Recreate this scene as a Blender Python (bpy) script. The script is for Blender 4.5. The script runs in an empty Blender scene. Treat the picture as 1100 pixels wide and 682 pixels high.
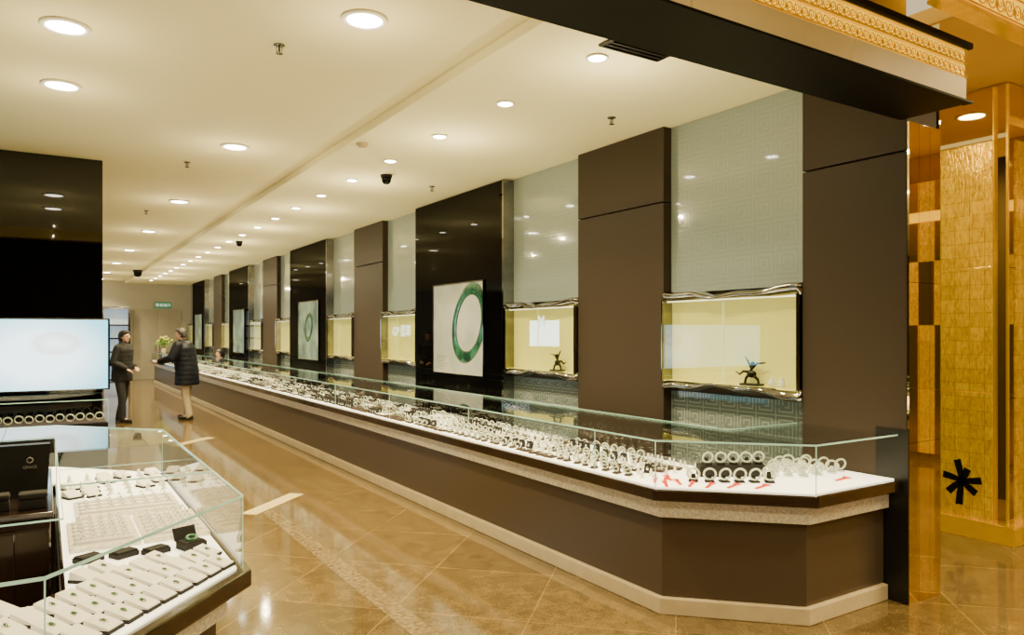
import bpy, math, random
from mathutils import Vector, Matrix, Euler
random.seed(7)
PI=math.pi
COL=bpy.context.scene.collection
TH=math.radians(32.43); F=790.0
# ------------------------------------------------------------------ materials
def pm(name, c, rough=.5, metal=0., c2=None, ns=8., emis=None, es=0., bump=0., coat=0., spec=None, sub=0):
    m=bpy.data.materials.new(name); m.use_nodes=True
    nt=m.node_tree; b=nt.nodes['Principled BSDF']
    tc=nt.nodes.new('ShaderNodeTexCoord'); no=nt.nodes.new('ShaderNodeTexNoise')
    no.inputs['Scale'].default_value=ns; no.inputs['Detail'].default_value=5
    nt.links.new(tc.outputs['Object'],no.inputs['Vector'])
    rp=nt.nodes.new('ShaderNodeValToRGB'); nt.links.new(no.outputs['Fac'],rp.inputs['Fac'])
    if c2 is None: c2=tuple(min(1,x*1.12+.0005) for x in c)
    rp.color_ramp.elements[0].position=.35; rp.color_ramp.elements[1].position=.65
    rp.color_ramp.elements[0].color=(*c,1); rp.color_ramp.elements[1].color=(*c2,1)
    nt.links.new(rp.outputs['Color'],b.inputs['Base Color'])
    b.inputs['Roughness'].default_value=rough; b.inputs['Metallic'].default_value=metal
    if coat: b.inputs['Coat Weight'].default_value=coat; b.inputs['Coat Roughness'].default_value=.03
    if spec is not None: b.inputs['Specular IOR Level'].default_value=spec
    if emis: b.inputs['Emission Color'].default_value=(*emis,1); b.inputs['Emission Strength'].default_value=es
    if bump:
        bp=nt.nodes.new('ShaderNodeBump'); bp.inputs['Strength'].default_value=bump; bp.inputs['Distance'].default_value=.01
        nt.links.new(no.outputs['Fac'],bp.inputs['Height']); nt.links.new(bp.outputs['Normal'],b.inputs['Normal'])
    return m
def math_n(nt,op,a,b=None,c=None):
    n=nt.nodes.new('ShaderNodeMath'); n.operation=op
    for i,v in enumerate((a,b,c)):
        if v is None: continue
        if isinstance(v,(int,float)): n.inputs[i].default_value=v
        else: nt.links.new(v,n.inputs[i])
    return n.outputs[0]
def mixc(nt,fac,a,b):
    n=nt.nodes.new('ShaderNodeMix'); n.data_type='RGBA'
    for idx,v in ((0,fac),(6,a),(7,b)):
        if isinstance(v,tuple): n.inputs[idx].default_value=(*v,1)
        elif isinstance(v,(int,float)): n.inputs[idx].default_value=v
        else: nt.links.new(v,n.inputs[idx])
    return n.outputs[2]
def glassm(name, tint=(.985,1,.99), base=.035):
    m=bpy.data.materials.new(name); m.use_nodes=True; nt=m.node_tree; nt.nodes.clear()
    o=nt.nodes.new('ShaderNodeOutputMaterial'); mx=nt.nodes.new('ShaderNodeMixShader')
    t=nt.nodes.new('ShaderNodeBsdfTransparent'); g=nt.nodes.new('ShaderNodeBsdfGlossy'); f=nt.nodes.new('ShaderNodeLayerWeight')
    f.inputs['Blend'].default_value=.5
    t.inputs['Color'].default_value=(*tint,1); g.inputs['Roughness'].default_value=0
    s=math_n(nt,'MULTIPLY_ADD',math_n(nt,'POWER',f.outputs['Facing'],5.),.75,base)
    nt.links.new(s,mx.inputs[0]); nt.links.new(t.outputs[0],mx.inputs[1]); nt.links.new(g.outputs[0],mx.inputs[2])
    nt.links.new(mx.outputs[0],o.inputs['Surface']); return m
def glossblack(name,base=.03,graz=.10):
    m=bpy.data.materials.new(name); m.use_nodes=True; nt=m.node_tree; nt.nodes.clear()
    o=nt.nodes.new('ShaderNodeOutputMaterial'); mx=nt.nodes.new('ShaderNodeMixShader')
    t=nt.nodes.new('ShaderNodeBsdfDiffuse'); g=nt.nodes.new('ShaderNodeBsdfGlossy'); f=nt.nodes.new('ShaderNodeLayerWeight')
    no=nt.nodes.new('ShaderNodeTexNoise'); no.inputs['Scale'].default_value=3
    nt.links.new(mixc(nt,no.outputs['Fac'],(.0012,.0011,.001),(.0022,.002,.0018)),t.inputs['Color'])
    f.inputs['Blend'].default_value=.5; g.inputs['Roughness'].default_value=.015
    s=math_n(nt,'MULTIPLY_ADD',math_n(nt,'POWER',f.outputs['Facing'],5.),graz,base)
    nt.links.new(s,mx.inputs[0]); nt.links.new(t.outputs[0],mx.inputs[1]); nt.links.new(g.outputs[0],mx.inputs[2])
    nt.links.new(mx.outputs[0],o.inputs['Surface']); return m
def floor_mat():
    m=pm('polished_marble_floor',(.074,.048,.018),.075,0,(.160,.108,.040),8)
    nt=m.node_tree; b=nt.nodes['Principled BSDF']; b.inputs['Specular IOR Level'].default_value=.9
    rp=[n for n in nt.nodes if n.type=='VALTORGB'][0]; no=[n for n in nt.nodes if n.type=='TEX_NOISE'][0]
    no.inputs['Detail'].default_value=12; no.inputs['Roughness'].default_value=.78; no.inputs['Distortion'].default_value=.6
    tc=[n for n in nt.nodes if n.type=='TEX_COORD'][0]
    mp=nt.nodes.new('ShaderNodeMapping'); mp.inputs['Rotation'].default_value=(0,0,PI/4); nt.links.new(tc.outputs['Object'],mp.inputs['Vector'])
    br=nt.nodes.new('ShaderNodeTexBrick'); br.offset=0; br.inputs['Scale'].default_value=1
    br.inputs['Brick Width'].default_value=.8; br.inputs['Row Height'].default_value=.8; br.inputs['Mortar Size'].default_value=.0035
    br.inputs['Color1'].default_value=(.84,.84,.84,1); br.inputs['Color2'].default_value=(1.14,1.14,1.14,1); br.inputs['Mortar'].default_value=(2.1,2.0,1.7,1)
    nt.links.new(mp.outputs[0],br.inputs['Vector'])
    n2=nt.nodes.new('ShaderNodeTexNoise'); n2.inputs['Scale'].default_value=85; n2.inputs['Detail'].default_value=4; n2.inputs['Roughness'].default_value=.8
    nt.links.new(tc.outputs['Object'],n2.inputs['Vector'])
    v=math_n(nt,'MULTIPLY_ADD',n2.outputs['Fac'],2.4,-.2)
    mu=nt.nodes.new('ShaderNodeVectorMath'); mu.operation='MULTIPLY'; nt.links.new(rp.outputs['Color'],mu.inputs[0]); nt.links.new(br.outputs['Color'],mu.inputs[1])
    m2=nt.nodes.new('ShaderNodeVectorMath'); m2.operation='SCALE'; nt.links.new(mu.outputs[0],m2.inputs[0]); nt.links.new(v,m2.inputs['Scale'])
    nt.links.new(m2.outputs[0],b.inputs['Base Color']); return m
def key_mat(name, base, line, cell=.2):
    m=pm(name,base,.12,0,None,3,coat=.8); nt=m.node_tree; b=nt.nodes['Principled BSDF']
    tc=[n for n in nt.nodes if n.type=='TEX_COORD'][0]; sp=nt.nodes.new('ShaderNodeSeparateXYZ'); nt.links.new(tc.outputs['Object'],sp.inputs[0])
    u=math_n(nt,'SUBTRACT',math_n(nt,'FRACT',math_n(nt,'DIVIDE',sp.outputs['Y'],cell)),.5)
    v=math_n(nt,'SUBTRACT',math_n(nt,'FRACT',math_n(nt,'DIVIDE',sp.outputs['Z'],cell)),.5)
    au=math_n(nt,'ABSOLUTE',u); av=math_n(nt,'ABSOLUTE',v); mx=math_n(nt,'MAXIMUM',au,av)
    ring=math_n(nt,'GREATER_THAN',math_n(nt,'FRACT',math_n(nt,'MULTIPLY',mx,5.6)),.66)
    gap=math_n(nt,'MULTIPLY',math_n(nt,'GREATER_THAN',u,.05),math_n(nt,'LESS_THAN',math_n(nt,'ABSOLUTE',math_n(nt,'ADD',v,.12)),.07))
    ring=math_n(nt,'MULTIPLY',ring,math_n(nt,'SUBTRACT',1.,gap))
    nt.links.new(mixc(nt,ring,base,line),b.inputs['Base Color'])
    nt.links.new(math_n(nt,'MULTIPLY_ADD',ring,.12,.06),b.inputs['Roughness']); return m
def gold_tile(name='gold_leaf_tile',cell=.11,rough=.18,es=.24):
    m=pm(name,(.64,.34,.001),rough,.85,(.98,.60,.008),5,bump=.3,emis=(1,.55,.0),es=es); nt=m.node_tree; b=nt.nodes['Principled BSDF']  # emission put in to brighten the gold
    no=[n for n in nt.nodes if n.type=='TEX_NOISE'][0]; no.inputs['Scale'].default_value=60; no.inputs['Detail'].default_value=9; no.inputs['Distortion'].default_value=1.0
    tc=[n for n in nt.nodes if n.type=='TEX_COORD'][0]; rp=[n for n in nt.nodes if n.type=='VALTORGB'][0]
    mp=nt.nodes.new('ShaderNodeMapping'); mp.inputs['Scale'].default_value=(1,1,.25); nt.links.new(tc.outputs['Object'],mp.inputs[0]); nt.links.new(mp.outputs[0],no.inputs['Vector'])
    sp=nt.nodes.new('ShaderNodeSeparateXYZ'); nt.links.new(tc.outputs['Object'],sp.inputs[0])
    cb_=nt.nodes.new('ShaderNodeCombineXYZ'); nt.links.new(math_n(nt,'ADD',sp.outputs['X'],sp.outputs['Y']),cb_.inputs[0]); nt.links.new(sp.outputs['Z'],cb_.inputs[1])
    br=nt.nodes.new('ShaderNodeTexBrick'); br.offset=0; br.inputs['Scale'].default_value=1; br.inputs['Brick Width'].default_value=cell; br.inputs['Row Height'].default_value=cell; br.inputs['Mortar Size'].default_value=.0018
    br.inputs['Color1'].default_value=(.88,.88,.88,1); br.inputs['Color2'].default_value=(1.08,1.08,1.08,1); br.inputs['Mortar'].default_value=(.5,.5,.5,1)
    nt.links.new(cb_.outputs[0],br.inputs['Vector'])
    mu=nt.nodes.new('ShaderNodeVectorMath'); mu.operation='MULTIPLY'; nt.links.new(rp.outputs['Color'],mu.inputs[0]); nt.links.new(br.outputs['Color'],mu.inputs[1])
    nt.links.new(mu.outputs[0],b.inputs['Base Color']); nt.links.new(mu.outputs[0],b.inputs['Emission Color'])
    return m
def screen_mat():
    m=pm('backlit_print',(.8,.88,.95),.3,0,None,2); nt=m.node_tree; b=nt.nodes['Principled BSDF']
    tc=[n for n in nt.nodes if n.type=='TEX_COORD'][0]
    for l in list(nt.links):
        if l.to_socket==b.inputs['Base Color']: nt.links.remove(l)
    b.inputs['Base Color'].default_value=(.05,.06,.07,1)
    def dist(c,s):
        mp=nt.nodes.new('ShaderNodeMapping'); mp.vector_type='TEXTURE'; mp.inputs['Location'].default_value=c; mp.inputs['Scale'].default_value=s
        nt.links.new(tc.outputs['Object'],mp.inputs[0]); l=nt.nodes.new('ShaderNodeVectorMath'); l.operation='LENGTH'; nt.links.new(mp.outputs[0],l.inputs[0]); return l.outputs['Value']
    d=dist((-.05,8.49,1.38),(.66,1,.46)); dd=dist((.10,8.49,1.50),(.24,1,.13))
    r1=nt.nodes.new('ShaderNodeValToRGB'); nt.links.new(d,r1.inputs[0])
    r1.color_ramp.elements[0].color=(.82,1,1,1); r1.color_ramp.elements[1].color=(.20,.55,.66,1); r1.color_ramp.elements[0].position=.4
    r2=nt.nodes.new('ShaderNodeValToRGB'); nt.links.new(dd,r2.inputs[0]); e=r2.color_ramp.elements
    e[0].color=(.08,.08,.08,1); e[0].position=.2; e[1].color=(0,0,0,1); e[1].position=1.1; n=e.new(.72); n.color=(.5,.5,.5,1)
    c=mixc(nt,r2.outputs[0],r1.outputs[0],(.55,.45,.34)); nt.links.new(c,b.inputs['Emission Color']); b.inputs['Emission Strength'].default_value=3.8
    return m
M={}
M['floor']=floor_mat()
M['ceil']=pm('cream_plaster',(.94,.87,.53),.9,0,(.95,.885,.55),.6)
M['ceilL']=pm('shaded_cream_plaster',(.86,.79,.47),.9,0,(.88,.81,.49),.6)  # same plaster darkened: dimmer left ceiling put into the colour
M['farwall']=pm('greyish_wall_paint',(.40,.37,.30),.6,0,None,1)
M['leftwall']=pm('dark_brown_wall',(.022,.016,.010),.5,0,None,1)
M['brown']=pm('taupe_fabric_laminate',(.038,.027,.018),.5,0,(.046,.034,.023),180,spec=.15)
M['brownbody']=pm('taupe_brown_counter_laminate',(.062,.044,.028),.30,0,(.072,.052,.034),150,spec=.3)
M['black']=glossblack('black_gloss_panel',.03,.10)
M['blackp']=glossblack('black_mirror_gloss_panel',.06,.2)
M['blackmat']=pm('black_satin',(.008,.0075,.007),.35,spec=.3)
M['blackbeam']=pm('black_beam_laminate',(.003,.0028,.0028),.55,0,None,4,spec=.1)
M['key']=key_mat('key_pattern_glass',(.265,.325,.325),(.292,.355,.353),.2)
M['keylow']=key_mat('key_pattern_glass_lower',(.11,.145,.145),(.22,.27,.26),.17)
M['chrome']=pm('chrome',(.20,.195,.19),.05,1,(.40,.39,.38),3)
M['mirror']=pm('bronze_mirror',(.86,.68,.28),.02,1,(.90,.72,.31),2)
M['slab']=pm('dark_wood_edge',(.014,.008,.005),.12,0,(.024,.012,.008),6,coat=.4)
M['band']=pm('speckled_stone_band',(.86,.80,.66),.25,0,(.58,.52,.40),70,emis=(1,.9,.7),es=.04)  # faint emission offsets the shade under the slab
M['plinth']=pm('beige_stone_plinth',(.56,.46,.29),.3,0,(.48,.39,.24),9)
M['creamlit']=pm('cream_gold_lit_panel',(.80,.64,.32),.3,0,(.74,.58,.27),5,emis=(1,.74,.22),es=.18)  # emission put in so the cream band reads as lit
M['disp']=pm('glowing_white_display_floor',(.85,.82,.68),.5,0,None,20,emis=(1,.91,.62),es=2.2)  # floor emission stands in for case lights and brightens the ceiling
M['led']=pm('led_strip',(1,1,.9),.5,0,None,5,emis=(1,.86,.5),es=3)
M['glass']=glassm('clear_glass'); M['nglass']=glassm('niche_glass',(.97,1,1),.095)
M['gedge']=pm('green_glass_edge',(.38,.66,.55),.1,0,(.55,.85,.72),6,emis=(.55,.95,.78),es=.22)  # emission put in so the edges read brighter
M['lens']=pm('lamp_lens',(1,1,1),.5,0,None,5,emis=(1,.93,.72),es=34)
M['white']=pm('white_enamel',(.78,.75,.66),.4)
M['cream']=pm('cream_yellow_niche_back',(.66,.57,.10),.5,0,(.72,.64,.16),2,emis=(1,.82,.18),es=.48)  # emission puts the niche's lit look into the back panel
M['bronze']=pm('dark_bronze',(.02,.015,.008),.3,.8,(.04,.03,.012),20)
M['poster']=pm('mottled_poster_paper',(.24,.26,.22),.25,0,(.44,.45,.38),1.6,emis=(.8,.88,.72),es=.10)
M['posterd']=pm('dark_teal_poster_paper',(.04,.07,.06),.2,0,(.20,.28,.24),2.5,emis=(.4,.6,.5),es=.10)
M['jadeart']=pm('printed_jade_green',(.002,.030,.016),.15,0,(.03,.14,.075),5,coat=.3)
M['lightbox']=screen_mat()
M['bluebox']=pm('bluish_lit_print',(.8,.9,1),.4,0,None,1,emis=(.70,.88,1),es=14)
M['blueshelf']=pm('bluish_lit_shelving',(.3,.4,.5),.4,0,(.5,.6,.7),3,emis=(.55,.75,.95),es=.5)
M['bluetext']=pm('pale_blue_lettering',(.6,.72,.8),.4,0,None,3,emis=(.65,.85,1),es=1.2)
M['grey']=pm('printed_grey_text',(.03,.03,.03),.5)
M['greytext']=pm('faint_grey_lettering',(.30,.29,.27),.5)
M['gold']=pm('polished_gold',(.76,.41,.006),.2,1,(.98,.62,.02),10,emis=(1,.56,.0),es=.22)  # glow put into the metal, which is no lamp
M['goldmirror']=pm('gold_tinted_mirror',(.72,.48,.06),.04,1,(.86,.60,.11),1.5,emis=(1,.55,.02),es=.06)  # faint glow put into the tinted mirror
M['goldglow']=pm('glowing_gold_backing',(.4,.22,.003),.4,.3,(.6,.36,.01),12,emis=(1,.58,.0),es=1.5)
M['goldtile']=gold_tile(); M['goldgrid']=gold_tile('gold_mirror_grid',.3,.06,.42)  # stronger grid emission lifts the corridor panels in the mirrors
M['amber']=pm('amber_corridor_plaster',(.80,.58,.16),.6,0,(.86,.65,.2),1.5)
M['amberwall']=pm('amber_corridor_wall',(.26,.16,.018),.08,.6,(.56,.36,.05),1.3,emis=(1,.58,.02),es=.04)  # faint glow put into the wall surface
M['green']=pm('exit_green',(.006,.16,.06),.4,0,None,3,emis=(.02,.4,.15),es=.25)
M['signwhite']=pm('sign_white',(.9,.95,.9),.5,0,None,3,emis=(.9,1,.9),es=.9)
M['velvet']=pm('black_velvet',(.008,.007,.007),.9)
M['flatblack']=pm('flat_black_card',(.003,.003,.003),.95,0,None,3,spec=.05)
M['darkpad']=pm('dark_brown_pad',(.035,.02,.015),.8,0,(.06,.036,.026),40)
M['whitepad']=pm('white_leather_pad',(.84,.81,.72),.45,emis=(1,.93,.72),es=.10)  # slight emission put in to brighten the pads
M['acrylic']=pm('clear_acrylic_stand',(.62,.66,.64),.08,0,(.75,.78,.76),30,coat=.8)
M['jade']=pm('pale_jade',(.42,.52,.38),.12,0,(.78,.80,.70),40,coat=.5)
M['jadegreen']=pm('green_jade',(.03,.15,.07),.12,0,(.10,.30,.15),60,coat=.5)
M['silver']=pm('silver_metal',(.75,.73,.70),.15,1)
M['crystal']=pm('crystal_stone',(.80,.82,.82),.05,.2,(.95,.95,.95),60)
M['red']=pm('red_silk',(.60,.02,.006),.4,0,(.72,.035,.012),60)
M['skin']=pm('skin',(.50,.29,.19),.5,0,(.55,.33,.22),12)
M['hairb']=pm('black_hair',(.008,.007,.006),.45,0,(.02,.017,.015),60)
M['hairg']=pm('greying_hair',(.015,.013,.012),.5,0,(.05,.046,.042),60)
M['jacketb']=pm('black_wool_jacket',(.006,.006,.007),.8,0,(.012,.012,.013),50)
M['puffer']=pm('navy_black_coat_nylon',(.004,.005,.010),.6,0,(.008,.010,.017),30,spec=.2)
M['trb']=pm('black_trousers',(.006,.006,.006),.8,0,(.011,.010,.010),40)
M['trk']=pm('khaki_trousers',(.36,.29,.18),.8,0,(.44,.36,.23),30)
M['shoe']=pm('black_leather_shoe',(.01,.009,.008),.3)
M['leaf']=pm('leaf_green',(.10,.20,.03),.5,0,(.2,.32,.05),30)
M['yellow']=pm('yellow_petals',(.70,.60,.06),.5,0,(.8,.75,.2),40)
M['door']=pm('grey_beige_door_panel',(.32,.29,.23),.4,0,None,2)
M['eye']=pm('dark_eye',(.01,.008,.006),.1)
M['lip']=pm('lips',(.36,.12,.09),.5)
M['inlay']=pm('pale_yellow_stone_inlay',(.78,.64,.26),.14,0,(.64,.5,.18),30)
M['inlay2']=pm('speckled_stone_inlay',(.24,.18,.09),.07,0,(.115,.08,.036),34)
# ------------------------------------------------------------------ mesh builder
class MB:
    def __init__(s): s.v=[]; s.f=[]
    def add(s,vs,fs):
        n=len(s.v); s.v+= [tuple(v) for v in vs]; s.f+=[tuple(i+n for i in f) for f in fs]; return s
    def box(s,x0,x1,y0,y1,z0,z1):
        vs=[(x0,y0,z0),(x1,y0,z0),(x1,y1,z0),(x0,y1,z0),(x0,y0,z1),(x1,y0,z1),(x1,y1,z1),(x0,y1,z1)]
        return s.add(vs,[(0,3,2,1),(4,5,6,7),(0,1,5,4),(1,2,6,5),(2,3,7,6),(3,0,4,7)])
    def hexa(s,vs): return s.add(vs,[(0,3,2,1),(4,5,6,7),(0,1,5,4),(1,2,6,5),(2,3,7,6),(3,0,4,7)])
    def prism(s,p,z0,z1):
        n=len(p); vs=[(x,y,z0) for x,y in p]+[(x,y,z1) for x,y in p]
        return s.add(vs,[tuple(range(n))[::-1],tuple(range(n,2*n))]+[(i,(i+1)%n,(i+1)%n+n,i+n) for i in range(n)])
    def wallpath(s,path,t,z0,z1,closed=False):
        for (a,b) in zip(path[:-1],path[1:]):
            a=Vector(a);b=Vector(b);d=(b-a).normalized();n=Vector((-d.y,d.x))*t
            s.prism([a,b,b+n,a+n],z0,z1)
        return s
    def loft(s,rings,n=20,M4=None,power=1.0):
        vs=[];fs=[]
        for (cx,cy,z,rx,ry) in rings:
            for i in range(n):
                a=2*PI*i/n; c=math.cos(a); q=math.sin(a)
                vs.append((cx+rx*c,cy+ry*q,z))
        k=len(rings)
        for j in range(k-1):
            for i in range(n): fs.append((j*n+i,j*n+(i+1)%n,(j+1)*n+(i+1)%n,(j+1)*n+i))
        fs.append(tuple(range(n))[::-1]); fs.append(tuple(range((k-1)*n,k*n)))
        if M4: vs=[M4@Vector(v) for v in vs]
        return s.add(vs,fs)
    def lathe(s,prof,c=(0,0,0),n=20):
        return s.loft([(c[0],c[1],c[2]+z,max(r,.0002),max(r,.0002)) for r,z in prof],n)
    def ell(s,c,r,n=14,m=9,M4=None):
        rings=[]
        for j in range(m+1):
            t=-PI/2+PI*j/m; q=max(math.cos(t),.02)
            rings.append((0,0,r[2]*math.sin(t),r[0]*q,r[1]*q))
        T=Matrix.Translation(c)
        return s.loft(rings,n,T@M4 if M4 else T)
    def cap(s,a,b,ra,rb=None,n=12):
        rb=ra if rb is None else rb
        a=Vector(a);b=Vector(b);d=b-a;L=d.length
        q=d.to_track_quat('Z','Y').to_matrix().to_4x4(); T=Matrix.Translation(a)@q
        rings=[]
        for j in range(5):
            t=-PI/2+PI/2*j/4; rings.append((0,0,ra*math.sin(t),max(ra*math.cos(t),ra*.03),max(ra*math.cos(t),ra*.03)))
        for j in range(5):
            t=PI/2*j/4; rings.append((0,0,L+rb*math.sin(t),max(rb*math.cos(t),rb*.03),max(rb*math.cos(t),rb*.03)))
        return s.loft(rings,n,T)
    def path(s,pts,r,n=8):
        rr=r if isinstance(r,(list,tuple)) else [r]*len(pts)
        pts=[Vector(p) for p in pts]; vs=[];fs=[];k=len(pts)
        up=Vector((0,0,1))
        for j,p in enumerate(pts):
            d=(pts[min(j+1,k-1)]-pts[max(j-1,0)]).normalized()
            u=up if abs(d.dot(up))<.95 else Vector((1,0,0))
            x=d.cross(u).normalized(); y=d.cross(x)
            for i in range(n):
                a=2*PI*i/n; vs.append(p+(x*math.cos(a)+y*math.sin(a))*rr[j])
        for j in range(k-1):
            for i in range(n): fs.append((j*n+i,j*n+(i+1)%n,(j+1)*n+(i+1)%n,(j+1)*n+i))
        fs.append(tuple(range(n))[::-1]); fs.append(tuple(range((k-1)*n,k*n)))
        return s.add(vs,fs)
    def torus(s,c,R,r,ax='Z',N=24,n=8,M4=None):
        vs=[];fs=[]
        for j in range(N):
            A=2*PI*j/N
            for i in range(n):
                a=2*PI*i/n; q=R+r*math.cos(a); p=(q*math.cos(A),q*math.sin(A),r*math.sin(a))
                if ax=='X': p=(p[2],p[0],p[1])
                if ax=='Y': p=(p[0],p[2],p[1])
                p=Vector(p)
                if M4: p=M4@p
                vs.append(p+Vector(c))
        for j in range(N):
            for i in range(n): fs.append((j*n+i,((j+1)%N)*n+i,((j+1)%N)*n+(i+1)%n,j*n+(i+1)%n))
        return s.add(vs,fs)
    def build(s,name,mat,parent=None,smooth=False,bevel=0,world=True):
        me=bpy.data.meshes.new(name); me.from_pydata(s.v,[],s.f); me.update()
        import bmesh
        bm=bmesh.new(); bm.from_mesh(me); bmesh.ops.recalc_face_normals(bm,faces=bm.faces); bm.to_mesh(me); bm.free()
        if smooth:
            for p in me.polygons: p.use_smooth=True
        me.materials.append(M[mat]); o=bpy.data.objects.new(name,me); COL.objects.link(o)
        if parent:
            o.parent=parent
            if world and parent.type=='EMPTY': o.location=-parent.location
        if bevel:
            b=o.modifiers.new('bevel','BEVEL'); b.width=bevel; b.segments=2; b.limit_method='ANGLE'
        return o
def tag(o,label,cat,group=None,kind=None):
    if label: o['label']=label
    if cat: o['category']=cat
    if group: o['group']=group
    if kind: o['kind']=kind
    return o
def empty(name,loc,label,cat,group=None,rz=0):
    o=bpy.data.objects.new(name,None); COL.objects.link(o); o.location=loc; o.rotation_euler=(0,0,rz); o.empty_display_size=.05
    return tag(o,label,cat,group)
def struct(o): o['kind']='structure'; return o
def dup(root,loc,rz=0,label=None,group=None):
    r=root.copy(); COL.objects.link(r); r.location=loc; r.rotation_euler=(0,0,rz)
    if label: r['label']=label
    if group: r['group']=group
    for ch in list(root.children):
        c=ch.copy(); COL.objects.link(c); c.parent=r
    return r
ORD=['first','second','third','fourth','fifth','sixth','seventh','eighth','ninth','tenth','eleventh','twelfth','thirteenth','fourteenth','fifteenth','sixteenth','seventeenth','eighteenth','nineteenth','twentieth','twenty-first','twenty-second','twenty-third','twenty-fourth']
def text_mesh(s,name,mat,parent,size,M4,extrude=.001,label=None):
    cu=bpy.data.curves.new(name,'FONT'); cu.body=s; cu.size=size; cu.extrude=extrude; cu.align_x='CENTER'; cu.align_y='CENTER'
    t=bpy.data.objects.new(name+'_c',cu); COL.objects.link(t); bpy.context.view_layer.update()
    me=bpy.data.meshes.new_from_object(t.evaluated_get(bpy.context.evaluated_depsgraph_get()))
    bpy.data.objects.remove(t)
    me.transform(M4); me.materials.clear(); me.materials.append(M[mat])
    o=bpy.data.objects.new(name,me); COL.objects.link(o); o.parent=parent
    if parent.type=='EMPTY': o.location=-parent.location
    return o
def faceX(x,y,z): return Matrix.Translation((x,y,z))@Matrix(((0,0,-1,0),(-1,0,0,0),(0,1,0,0),(0,0,0,1)))
def faceY(x,y,z): return Matrix.Translation((x,y,z))@Matrix(((1,0,0,0),(0,0,-1,0),(0,1,0,0),(0,0,0,1)))
# ------------------------------------------------------------------ room shell
CH=3.3; YF=28.2; CL=3.37; XS=2.3
struct(MB().box(-9,14,-7,YF+.3,-.1,0).build('floor','floor'))
struct(MB().box(-9,4.6,2.44,YF+.3,CL,CL+.12).build('ceiling','ceilL'))
struct(MB().box(XS,4.6,2.42,YF,CH,CL).build('ceiling_step','ceil',bevel=.004))
struct(MB().box(4.40,4.62,3.12,YF+.3,0,CH).build('wall_right','brown'))
struct(MB().box(-9,4.62,YF,YF+.3,0,CL).build('wall_far','farwall'))
struct(MB().box(-9.2,-8,-7,YF,0,CL).build('wall_left','leftwall'))
struct(MB().box(-9,9.6,-7.2,-7,0,3.95).build('wall_rear','leftwall'))
struct(MB().box(4.64,14,2.3,9,3.52,3.62).build('ceiling_soffit','amber'))
struct(MB().box(-9,14,-7,2.44,3.85,3.95).build('ceiling_corridor','amber'))
struct(MB().box(-8,4.3,2.42,2.46,3.2,3.85).build('wall_header','amber'))
struct(MB().box(9.4,9.6,-7,9,0,3.85).build('wall_corridor','amberwall'))
struct(MB().box(4.64,9.4,9,9.2,0,3.6).build('wall_corridor_far','amberwall'))
struct(MB().box(1.64,1.77,-3,11,.0005,.0025).build('trim_1','inlay2'))
k=2
for (x,y) in ((1.57,6.68),(1.6,11.35)):
    d=Vector((1,1)).normalized(); n=Vector((-d.y,d.x))*.15; a=Vector((x,y)); b=a+d*.85
    struct(MB().prism([a,b,b+n,a+n],.001,.004).build('trim_%d'%k,'inlay')); k+=1
d2=struct(MB().box(2.55,3.30,YF-.03,YF,0,2.42).build('door_2','door',bevel=.01)); d3=struct(MB().box(3.32,4.07,YF-.03,YF,0,2.42).build('door_3','door',bevel=.01))
MB().cap((3.24,YF-.06,1.0),(3.24,YF-.06,1.2),.012).build('door_handle','chrome',d2,True)
MB().cap((3.38,YF-.06,1.0),(3.38,YF-.06,1.2),.012).build('door_handle','chrome',d3,True)
ls=empty('lit_shelving',(2.05,YF-.15,0),'tall shelving with bluish lit back at the far left end of the aisle','shelving')
MB().box(1.62,2.42,YF-.02,YF,0,2.45).build('lit_back','blueshelf',ls)
MB().box(1.60,1.66,YF-.3,YF,0,2.5).box(2.38,2.44,YF-.3,YF,0,2.5).box(1.66,2.38,YF-.3,YF,2.42,2.5).build('frame','slab',ls)
for zz in (.02,.5,.95,1.4,1.85): MB().box(1.66,2.38,YF-.28,YF-.02,zz,zz+.05).build('shelf','slab',ls)
es=empty('exit_sign',(3.48,YF-.04,2.48),'green exit sign with white characters above the far doors','sign')
MB().box(3.22,3.74,YF-.06,YF,2.48,2.68).build('sign_panel','green',es,bevel=.01)
text_mesh('安全出口','lettering','signwhite',es,.12,faceY(3.48,YF-.064,2.58))
for i,(ya,yb) in enumerate(((14.3,16.3),(22.6,24.6))):
    q=empty('light_box',(-7.95,(ya+yb)/2,1.0),'lit box on the left shop wall seen as a reflection in the %s wall niche'%('nearest','second')[i],'light box')
    MB().box(-8,-7.95,ya-.04,yb+.04,1.06,2.14).build('frame','chrome',q); MB().box(-7.96,-7.94,ya,yb,1.1,2.1).build('screen','bluebox',q)
cw=empty('corridor_shopfront',(9.35,-.4,0),'tall gold mirrored panels across the corridor, added for the mirrors to reflect','wall panelling')  # panelling added to vary what the mirrored pier reflects
ys=[-3.0,-2.0,-1.0,-.44,-.30,-.10,.3,1.2,2.25]
for j_,(a,b) in enumerate(zip(ys[:-1],ys[1:])):
    for q_,(za,zb) in enumerate(((.1,.9),(.905,1.7),(1.705,2.5),(2.505,3.0),(3.005,3.5))):
        MB().box(9.33,9.4,a+.003,b-.003,za,zb).build('mirror_panel','goldmirror' if (j_+(q_==2))%2 else 'goldgrid',cw)
MB().box(9.30,9.4,-3,2.25,3.0,3.12).build('lit_band','goldglow',cw)
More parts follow.
